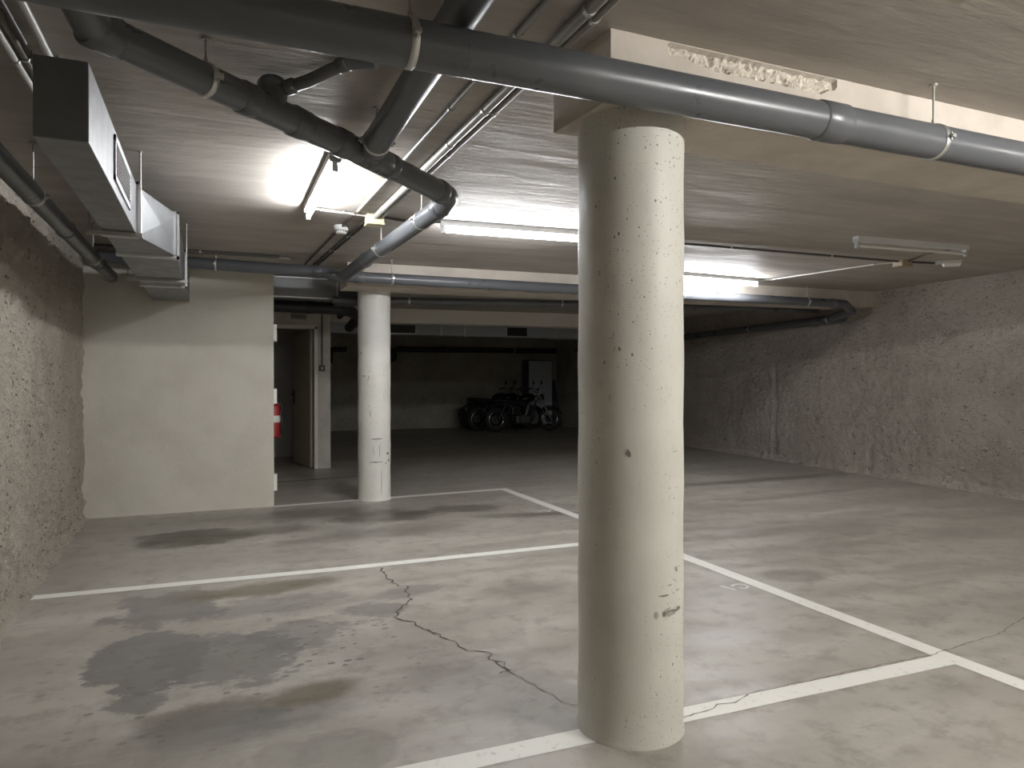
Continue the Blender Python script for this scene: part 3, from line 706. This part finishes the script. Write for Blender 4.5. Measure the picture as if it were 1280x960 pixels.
conduit([(1.175, -1.0, zc(.014)), (1.135, 5.08, zc(.014))], .014, 'conduit', 'right-hand grey ceiling conduit beside the thickest one', [(0, .50), (0, .645), (0, .75), (0, .88)])
conduit([(.945, 5.0, zc(.008)), (.93, 5.55, zc(.008)), (.885, 7.55, zc(.008))], .008, 'conduit_dark', 'thin dark cable run passing the round ceiling detector', [], .1)
conduit([(1.055, 5.18, zc(.010)), (.965, 7.55, zc(.010))], .010, 'conduit_dark', 'thin dark conduit from the cream box to the plastered wall, left one', [(0, .3), (0, .6)])
conduit([(1.085, 5.18, zc(.010)), (1.005, 7.55, zc(.010))], .010, 'conduit_dark', 'thin dark conduit from the cream box to the plastered wall, right one', [(0, .3), (0, .6)])
conduit([(.613, 5.04, zc(.009)), (.72, 5.07, zc(.009)), (1.03, 5.125, zc(.009))], .009, 'conduit_light', 'pale short conduit linking the left lit tube to the cream box', [(0, .9), (1, .45)], .05)
conduit([(1.14, 5.12, zc(.009)), (1.35, 5.20, zc(.009)), (1.6, 5.12, zc(.009))], .009, 'conduit_dark', 'short dark conduit from the cream box to the middle lit tube', [], .2)
t = thing('junction_box', (1.087, 5.12, 2.43), 'cream junction box on the ceiling between conduits', 'box')
MB().bbox((1.028, 5.07, 2.43), (1.148, 5.19, HC + .001), .006).build('box_body', M['cream'], t); MB().bbox((1.024, 5.066, 2.420), (1.152, 5.194, 2.434), .004).build('box_lid', M['cream'], t)
t = thing('smoke_detector', (.928, 5.60, 2.43), 'round white detector on the ceiling beside dark cables', 'detector')
MB().lathe([(.02, -.062), (.038, -.060), (.042, -.05), (.042, -.034), (.055, -.030), (.055, .001)], (.928, 5.60, HC), 32).build('detector_head', M['white'], t)
v = MB()
for k in range(14):
    a = 2 * PI * k / 14; p = Vector((.928 + .0425 * math.cos(a), 5.60 + .0425 * math.sin(a), HC - .042)); v.box(p - Vector((.003, .003, .006)), p + Vector((.003, .003, .006)))
v.build('detector_slots', M['black'], t)
conduit([(-.95, 7.20, 2.486), (.66, 7.205, 2.486), (.715, 7.26, 2.486), (.66, 7.275, 2.486)], .010, 'conduit', 'grey conduit with hooked end on the ceiling above the plain plastered wall', [(0, .85)], .03)
conduit([(-.95, 7.14, 2.484), (.60, 7.15, 2.484)], .012, 'conduit_dark', 'dark conduit beside the hooked one above the plain plastered wall', [(0, .55)])
# right hand ceiling
conduit([(2.82, 5.08, zc(.010)), (3.4, 5.10, zc(.010)), (6.33, 5.02, zc(.010))], .010, 'conduit_dark', 'long dark conduit from behind the wide column to the brown ceiling box', [(1, .3), (1, .7)])
conduit([(5.98, 6.60, zc(.008)), (6.10, 6.52, zc(.008)), (6.27, 5.25, zc(.008)), (6.36, 5.06, zc(.008))], .008, 'conduit_light', 'pale conduit running from the rear lit tube to the brown ceiling box', [(1, .45), (1, .99)], .05)
conduit([(6.45, 5.0, zc(.010)), (6.95, 4.93, zc(.010))], .010, 'conduit_dark', 'short dark conduit from the brown ceiling box to the small emergency light', [])
conduit([(6.42, 4.98, zc(.007)), (6.22, 4.62, zc(.007)), (6.20, 4.26, zc(.007))], .007, 'conduit_brown', 'brown short cable from the brown ceiling box to the unlit tube', [], .1)
t = thing('junction_box', (6.39, 5.03, 2.44), 'brown junction box on the ceiling near the right wall', 'box')
m = mat('tan_plastic', (.34, .28, .19), .5); M['tan'] = m
MB().bbox((6.32, 4.97, 2.445), (6.46, 5.08, HC + .001), .006).build('box_body', M['tan'], t); MB().bbox((6.316, 4.966, 2.436), (6.464, 5.084, 2.448), .004).build('box_lid', M['tan'], t)
t = thing('emergency_light', (6.85, 4.83, 2.44), 'small white emergency light on the ceiling near the right wall', 'light')
def slab(t, c, d, L, w, z0, z1, name, m):
    a = Vector(c); d = Vector((d[0], d[1], 0)).normalized(); s = Vector((-d.y, d.x, 0)); q = [a - d * L / 2 + s * w / 2, a + d * L / 2 + s * w / 2, a + d * L / 2 - s * w / 2, a - d * L / 2 - s * w / 2]
    q2 = [a + (v - a) * .85 for v in q]
    return MB().hexa([(v.x, v.y, z0) for v in q2], [(v.x, v.y, z1) for v in q]).build(name, m, t)
slab(t, (6.83, 4.86, 0), (.8, -.6), .24, .08, 2.470, HC + .001, 'light_body', M['conduit_light']); slab(t, (6.855, 4.84, 0), (.8, -.6), .16, .06, 2.442, 2.471, 'light_lens', M['white'])
# top-left conduits behind the duct
for (x, y1, r, z, mm, lab) in ((-.655, 7.05, .012, 2.46, 'conduit_light', 'pale conduit nearest the left wall beside the box duct'), (-.625, 7.05, .012, 2.475, 'conduit_brown', 'brown conduit left of the dark pair above the box duct'),
                               (-.596, 2.93, .008, 2.47, 'conduit_dark', 'thin dark conduit ending above the near end of the box duct'), (-.545, 7.05, .014, 2.482, 'conduit_light', 'pale conduit passing over the top of the box duct')):
    conduit([(x, .2, z), (x, y1, z)], r, mm, lab, [(0, .2), (0, .42)] if y1 > 5 else [(0, .5)])
# lobby wall fittings
t = thing('emergency_light', (1.168, DY, 2.2), 'grey emergency light on the lintel above the lobby door', 'light')
MB().bbox((1.06, DY - .045, 2.175), (1.275, DY + .001, 2.265), .008).build('light_body', M['conduit'], t); MB().bbox((1.075, DY - .055, 2.19), (1.26, DY - .044, 2.245), .005).build('light_lens', M['glass'], t)
conduit([(1.49, DY - .012, 2.49), (1.49, DY - .012, 1.52)], .010, 'conduit_dark', 'dark conduit dropping to the switch on the lobby pillar', [], cm='black')
t = thing('light_switch', (1.487, DY, 1.45), 'black switch box on the concrete pillar by the lobby door', 'switch')
MB().bbox((1.447, DY - .04, 1.43), (1.527, DY + .001, 1.515), .006).build('switch_box', M['black'], t); MB().box((1.468, DY - .046, 1.45), (1.506, DY - .039, 1.495)).build('switch_rocker', M['conduit'], t)
# things on the side of the plastered block
for (z0, z1, lab) in ((1.70, 1.875, 'upper white sign plate on the edge of the plastered wall'), (1.055, 1.21, 'middle white sign plate above the extinguisher on the plastered wall edge'), (.155, .325, 'lowest white plate near the floor on the plastered wall edge')):
    t = thing('sign_plate', (.584, 7.72, z0), lab, 'sign'); MB().bbox((.583, 7.69, z0), (.619, 7.80, z1), .003).build('plate', M['white'], t)
t = thing('fire_extinguisher', (.685, 9.0, .62), 'red fire extinguisher hanging on the side of the plastered wall', 'extinguisher')
ex, ey = .682, 9.0
MB().lathe([(.05, .60), (.078, .605), (.080, .63), (.080, .96), (.070, 1.0), (.035, 1.03), (.022, 1.04)], (ex, ey, 0), 32).build('cylinder_body', M['red'], t)
MB().lathe([(.0806, .79), (.0812, .792), (.0812, .87), (.0806, .872)], (ex, ey, 0), 32, caps=False).build('label_band', M['white'], t)
v = MB().tube([(ex, ey, 1.03), (ex, ey, 1.09)], .016, 14); v.bbox((ex - .01, ey - .09, 1.085), (ex + .01, ey + .02, 1.10), .003); v.bbox((ex - .01, ey - .085, 1.115), (ex + .01, ey + .015, 1.127), .003); v.box((ex - .006, ey + .0, 1.09), (ex + .006, ey + .014, 1.12)); v.build('valve', M['black'], t)
MB().tube(fillet([(ex, ey - .02, 1.06), (ex + .09, ey - .04, 1.04), (ex + .092, ey - .05, .75), (ex + .088, ey - .05, .63)], .05, 5), .009, 10).build('hose', M['black'], t)
MB().box((.583, ey - .03, .85), (.606, ey + .03, .98)).build('wall_bracket', M['black'], t)

# ------------------------------------------------------------------ cabinet and board in the rear bay
CY = 17.86
t = thing('metal_cabinet', (8.06, CY, 0), 'grey double door metal cabinet against the dark rear wall', 'cabinet')
MB().bbox((8.05, CY, .05), (8.80, CY + .42, 1.855), .004).build('cabinet_body', M['cabinet_dark'], t)
MB().box((8.07, CY + .03, 0), (8.78, CY + .40, .05)).build('plinth', M['black'], t)
for (a, b, hx_) in ((8.075, 8.423, 8.40), (8.429, 8.778, 8.45)):
    d_ = MB().bbox((a, CY - .018, .085), (b, CY + .001, 1.83), .003).build('cabinet_door', M['cabinet'], t)
    MB().bbox((hx_ - .008, CY - .035, .95), (hx_ + .008, CY - .017, 1.10), .003).build('door_pull', M['chrome'], d_)
t = thing('board_panel', (8.98, 17.9, 0), 'dark board leaning upright beside the grey cabinet', 'board')
MB().hexa([(8.86, 17.80, 0), (9.09, 17.80, 0), (9.09, 17.83, 0), (8.86, 17.83, 0)], [(8.86, 18.30, 1.29), (9.09, 18.30, 1.29), (9.09, 18.33, 1.29), (8.86, 18.33, 1.29)]).build('board_sheet', M['board'], t)

# ------------------------------------------------------------------ motorcycles
def motorcycle():
    R = .315; WB = 1.46
    t = thing('motorcycle', (0, 0, 0), 'x', 'motorcycle', 'motorcycles parked in the dark rear bay')
    fx, rx = WB / 2, -WB / 2
    def wheel(x, w):
        pts = [(x + (R - w) * math.cos(a), 0, R + (R - w) * math.sin(a)) for a in [2 * PI * i / 36 for i in range(36)]]
        wh = MB().tube(pts, w, 14, closed=True).build('wheel', M['rubber'], t)
        rp = [(x + (R - 2 * w - .004) * math.cos(a), 0, R + (R - 2 * w - .004) * math.sin(a)) for a in [2 * PI * i / 36 for i in range(36)]]
        MB().tube(rp, .012, 10, closed=True).build('rim', M['chrome'], wh)
        sp = MB().tube([(x, -.055, R), (x, .055, R)], .035, 16)
        for i in range(18):
            a = 2 * PI * i / 18; a2 = a + (.25 if i % 2 else -.25); sg = .035 if i % 4 < 2 else -.035
            sp.tube([(x + .03 * math.cos(a), sg, R + .03 * math.sin(a)), (x + (R - 2 * w) * math.cos(a2), 0, R + (R - 2 * w) * math.sin(a2))], .0022, 5)
        sp.tube([(x, .05, R), (x, .056, R)], .11, 24); sp.build('hub', M['engine'], wh)
    wheel(fx, .048); wheel(rx, .060)
    # fork: axle up to the steering head
    fk = MB(); hd = Vector((fx - .36, 0, .93))
    for s in (.095, -.095):
        fk.tube([(fx, s, R), (hd.x, s, hd.z)], .020, 12); fk.tube([(fx, s, R - .02), (fx - .17, s, R + .29)], .027, 12)
    fk.box((hd.x - .04, -.115, hd.z - .03), (hd.x + .04, .115, hd.z)); fk.box((hd.x + .045, -.115, hd.z - .21), (hd.x + .115, .115, hd.z - .185)); fk.tube([(fx, -.12, R), (fx, .12, R)], .010, 10)
    fk.build('front_fork', M['chrome'], t)
    hb = fillet([(hd.x - .14, -.30, 1.06), (hd.x - .03, -.22, 1.09), (hd.x, -.06, .97), (hd.x, .06, .97), (hd.x - .03, .22, 1.09), (hd.x - .14, .30, 1.06)], .05, 5)
    h = MB().tube(hb, .011, 10).build('handlebar', M['engine'], t)
    for s in (1, -1):
        MB().tube([(hd.x - .15, s * .305, 1.058), (hd.x - .05, s * .236, 1.084)], .017, 12).build('grip', M['rubber'], h)
        mm = MB().tube([(hd.x - .03, s * .20, 1.09), (hd.x + .01, s * .24, 1.20)], .005, 8)
        mm.lathe([(.001, -.012), (.045, -.008), (.048, .004), (.04, .012), (.001, .014)], (hd.x + .01, s * .25, 1.235), 20, axis='x'); mm.build('mirror', M['black'], h)
    hl = MB().lathe([(.02, -.08), (.07, -.05), (.088, .0), (.092, .03), (.085, .036)], (hd.x + .13, 0, .86), 28, axis='x').build('headlight', M['engine'], t)
    MB().lathe([(.001, .050), (.05, .046), (.084, .034)], (hd.x + .13, 0, .86), 28, axis='x', caps=False).build('headlight_lens', M['glass'], hl)
    MB().loft([(-.12, 0, .80, .03, .03), (-.10, 0, .81, .09, .07), (0, 0, .835, .135, .105), (.12, 0, .85, .14, .115), (.22, 0, .855, .12, .10), (.29, 0, .86, .07, .06), (.31, 0, .86, .02, .02)], 28).build('fuel_tank', M['tank'], t)
    MB().loft([(-.83, 0, .80, .03, .02), (-.80, 0, .80, .09, .04), (-.65, 0, .785, .12, .05), (-.45, 0, .775, .135, .05), (-.38, 0, .755, .14, .05), (-.22, 0, .74, .13, .055), (-.13, 0, .765, .08, .045), (-.10, 0, .77, .03, .02)], 24).build('saddle', M['seat'], t)
    fr = MB()
    for s in (.06, -.06):
        fr.tube(fillet([(hd.x - .02, s * .3, .90), (-.10, s, .74), (-.46, s * 1.4, .68), (-.80, s * 1.5, .74)], .1, 4), .015, 10)
        fr.tube(fillet([(hd.x - .01, s * .3, .80), (.22, s, .34), (.12, s * 1.6, .20), (-.30, s * 1.6, .22), (-.36, s * 1.4, .68)], .08, 4), .016, 10)
        fr.tube([(-.32, s * 1.7, .30), (rx, s * 1.7, R)], .018, 10); fr.tube([(rx + .02, s * 2.1, R + .03), (-.52, s * 2.1, .69)], .026, 12)
    fr.build('frame', M['black'], t)
    en = MB(); en.bbox((-.24, -.14, .22), (.14, .14, .42), .03); en.tube([(-.06, -.165, .33), (-.06, .165, .33)], .095, 24)
    ax = Vector((.30, 0, 1)).normalized()
    for k in range(9):
        c = Vector((.06, 0, .42)) + ax * (.028 * k); en.tube([c, c + ax * .010], .098 if k < 7 else .085, 20)
    en.tube([Vector((.06, 0, .40)), Vector((.06, 0, .42)) + ax * .26], .07, 16); en.build('engine', M['engine'], t)
    ep = MB().tube(fillet([(.16, .04, .62), (.25, .10, .54), (.20, .15, .24), (-.20, .17, .22), (-.40, .18, .26)], .08, 5), .019, 12)
    ep.tube([(-.38, .185, .26), (-.42, .185, .27), (-.90, .195, .35), (-.93, .195, .355)], [.025, .045, .048, .03], 18); ep.build('exhaust_pipe', M['engine'], t)
    def fender(x, a0, a1, rad, w, nm):
        vs = []; fs = []; n = 16
        for i in range(n + 1):
            a = a0 + (a1 - a0) * i / n
            for j in range(7):
                u = (j - 3) / 3; rr = rad - .022 * u * u; vs.append((x + rr * math.cos(a), w * u, R + rr * math.sin(a)))
            for j in range(7):
                u = (3 - j) / 3; rr = rad - .004 - .022 * u * u; vs.append((x + rr * math.cos(a), w * u * .96, R + rr * math.sin(a)))
        for i in range(n):
            for j in range(14): fs.append((i * 14 + j, i * 14 + (j + 1) % 14, (i + 1) * 14 + (j + 1) % 14, (i + 1) * 14 + j))
        fs.append(tuple(range(14))); fs.append(tuple(n * 14 + j for j in range(14)))
        return MB().add(vs, fs, True).build(nm, M['tank'], t)
    fender(fx, .35, 2.6, R + .035, .062, 'front_fender'); rf = fender(rx, .6, 2.95, R + .055, .085, 'rear_fender')
    MB().bbox((rx - .345, -.05, .52), (rx - .30, .05, .60), .01).build('tail_light', M['taillens'], rf)
    for s in (1, -1): MB().bbox((-.34 , s * .10 - .018, .44), (-.12, s * .10 + .018, .64), .015).build('side_cover', M['tank'], t)
    MB().tube([(-.05, .11, .20), (-.10, .26, .012)], .011, 10).build('kickstand', M['black'], t)
    return t
def copy_tree(o, parent=None):
    c = o.copy(); C.objects.link(c)
    if parent: c.parent = parent
    for ch in list(o.children): copy_tree(ch, c)
    return c
bk = motorcycle(); bpy.context.view_layer.update()
spots = [((6.98, 17.52, 0), .03, 'black motorcycle facing right, farthest of the three and closest to the rear wall'), ((6.98, 16.90, 0), -.04, 'black motorcycle facing right, parked between the other two motorcycles'),
         ((7.21, 16.28, 0), -.02, 'black motorcycle facing right, nearest of the three, its fork before the grey cabinet')]
copies = [bk] + [copy_tree(bk) for _ in spots[1:]]
for o, (loc, rz, lab) in zip(copies, spots):
    o.location = loc; o.rotation_euler = (0, 0, rz); o['label'] = lab

# ------------------------------------------------------------------ world, camera, view
w = bpy.data.worlds.new('world'); SC.world = w; w.use_nodes = True
w.node_tree.nodes['Background'].inputs[0].default_value = (0, 0, 0, 1); w.node_tree.nodes['Background'].inputs[1].default_value = 0
F = 885.0
cam = bpy.data.cameras.new('camera'); co = bpy.data.objects.new('camera', cam); C.objects.link(co)
cam.sensor_width = 36; cam.lens = 36 * F / 1280; cam.clip_start = .05
co.location = (0, 0, 1.3); co.rotation_euler = (PI / 2 - math.atan(5 / F), 0, -math.atan(375 / F)); SC.camera = co
vs_ = SC.view_settings; SC.display_settings.display_device = 'sRGB'; vs_.view_transform = 'Standard'; vs_.look = 'None'; vs_.gamma = 1; vs_.use_curve_mapping = False; vs_.exposure = 0.0
SC.cycles.use_denoising = True; SC.cycles.max_bounces = 8; SC.cycles.diffuse_bounces = 6
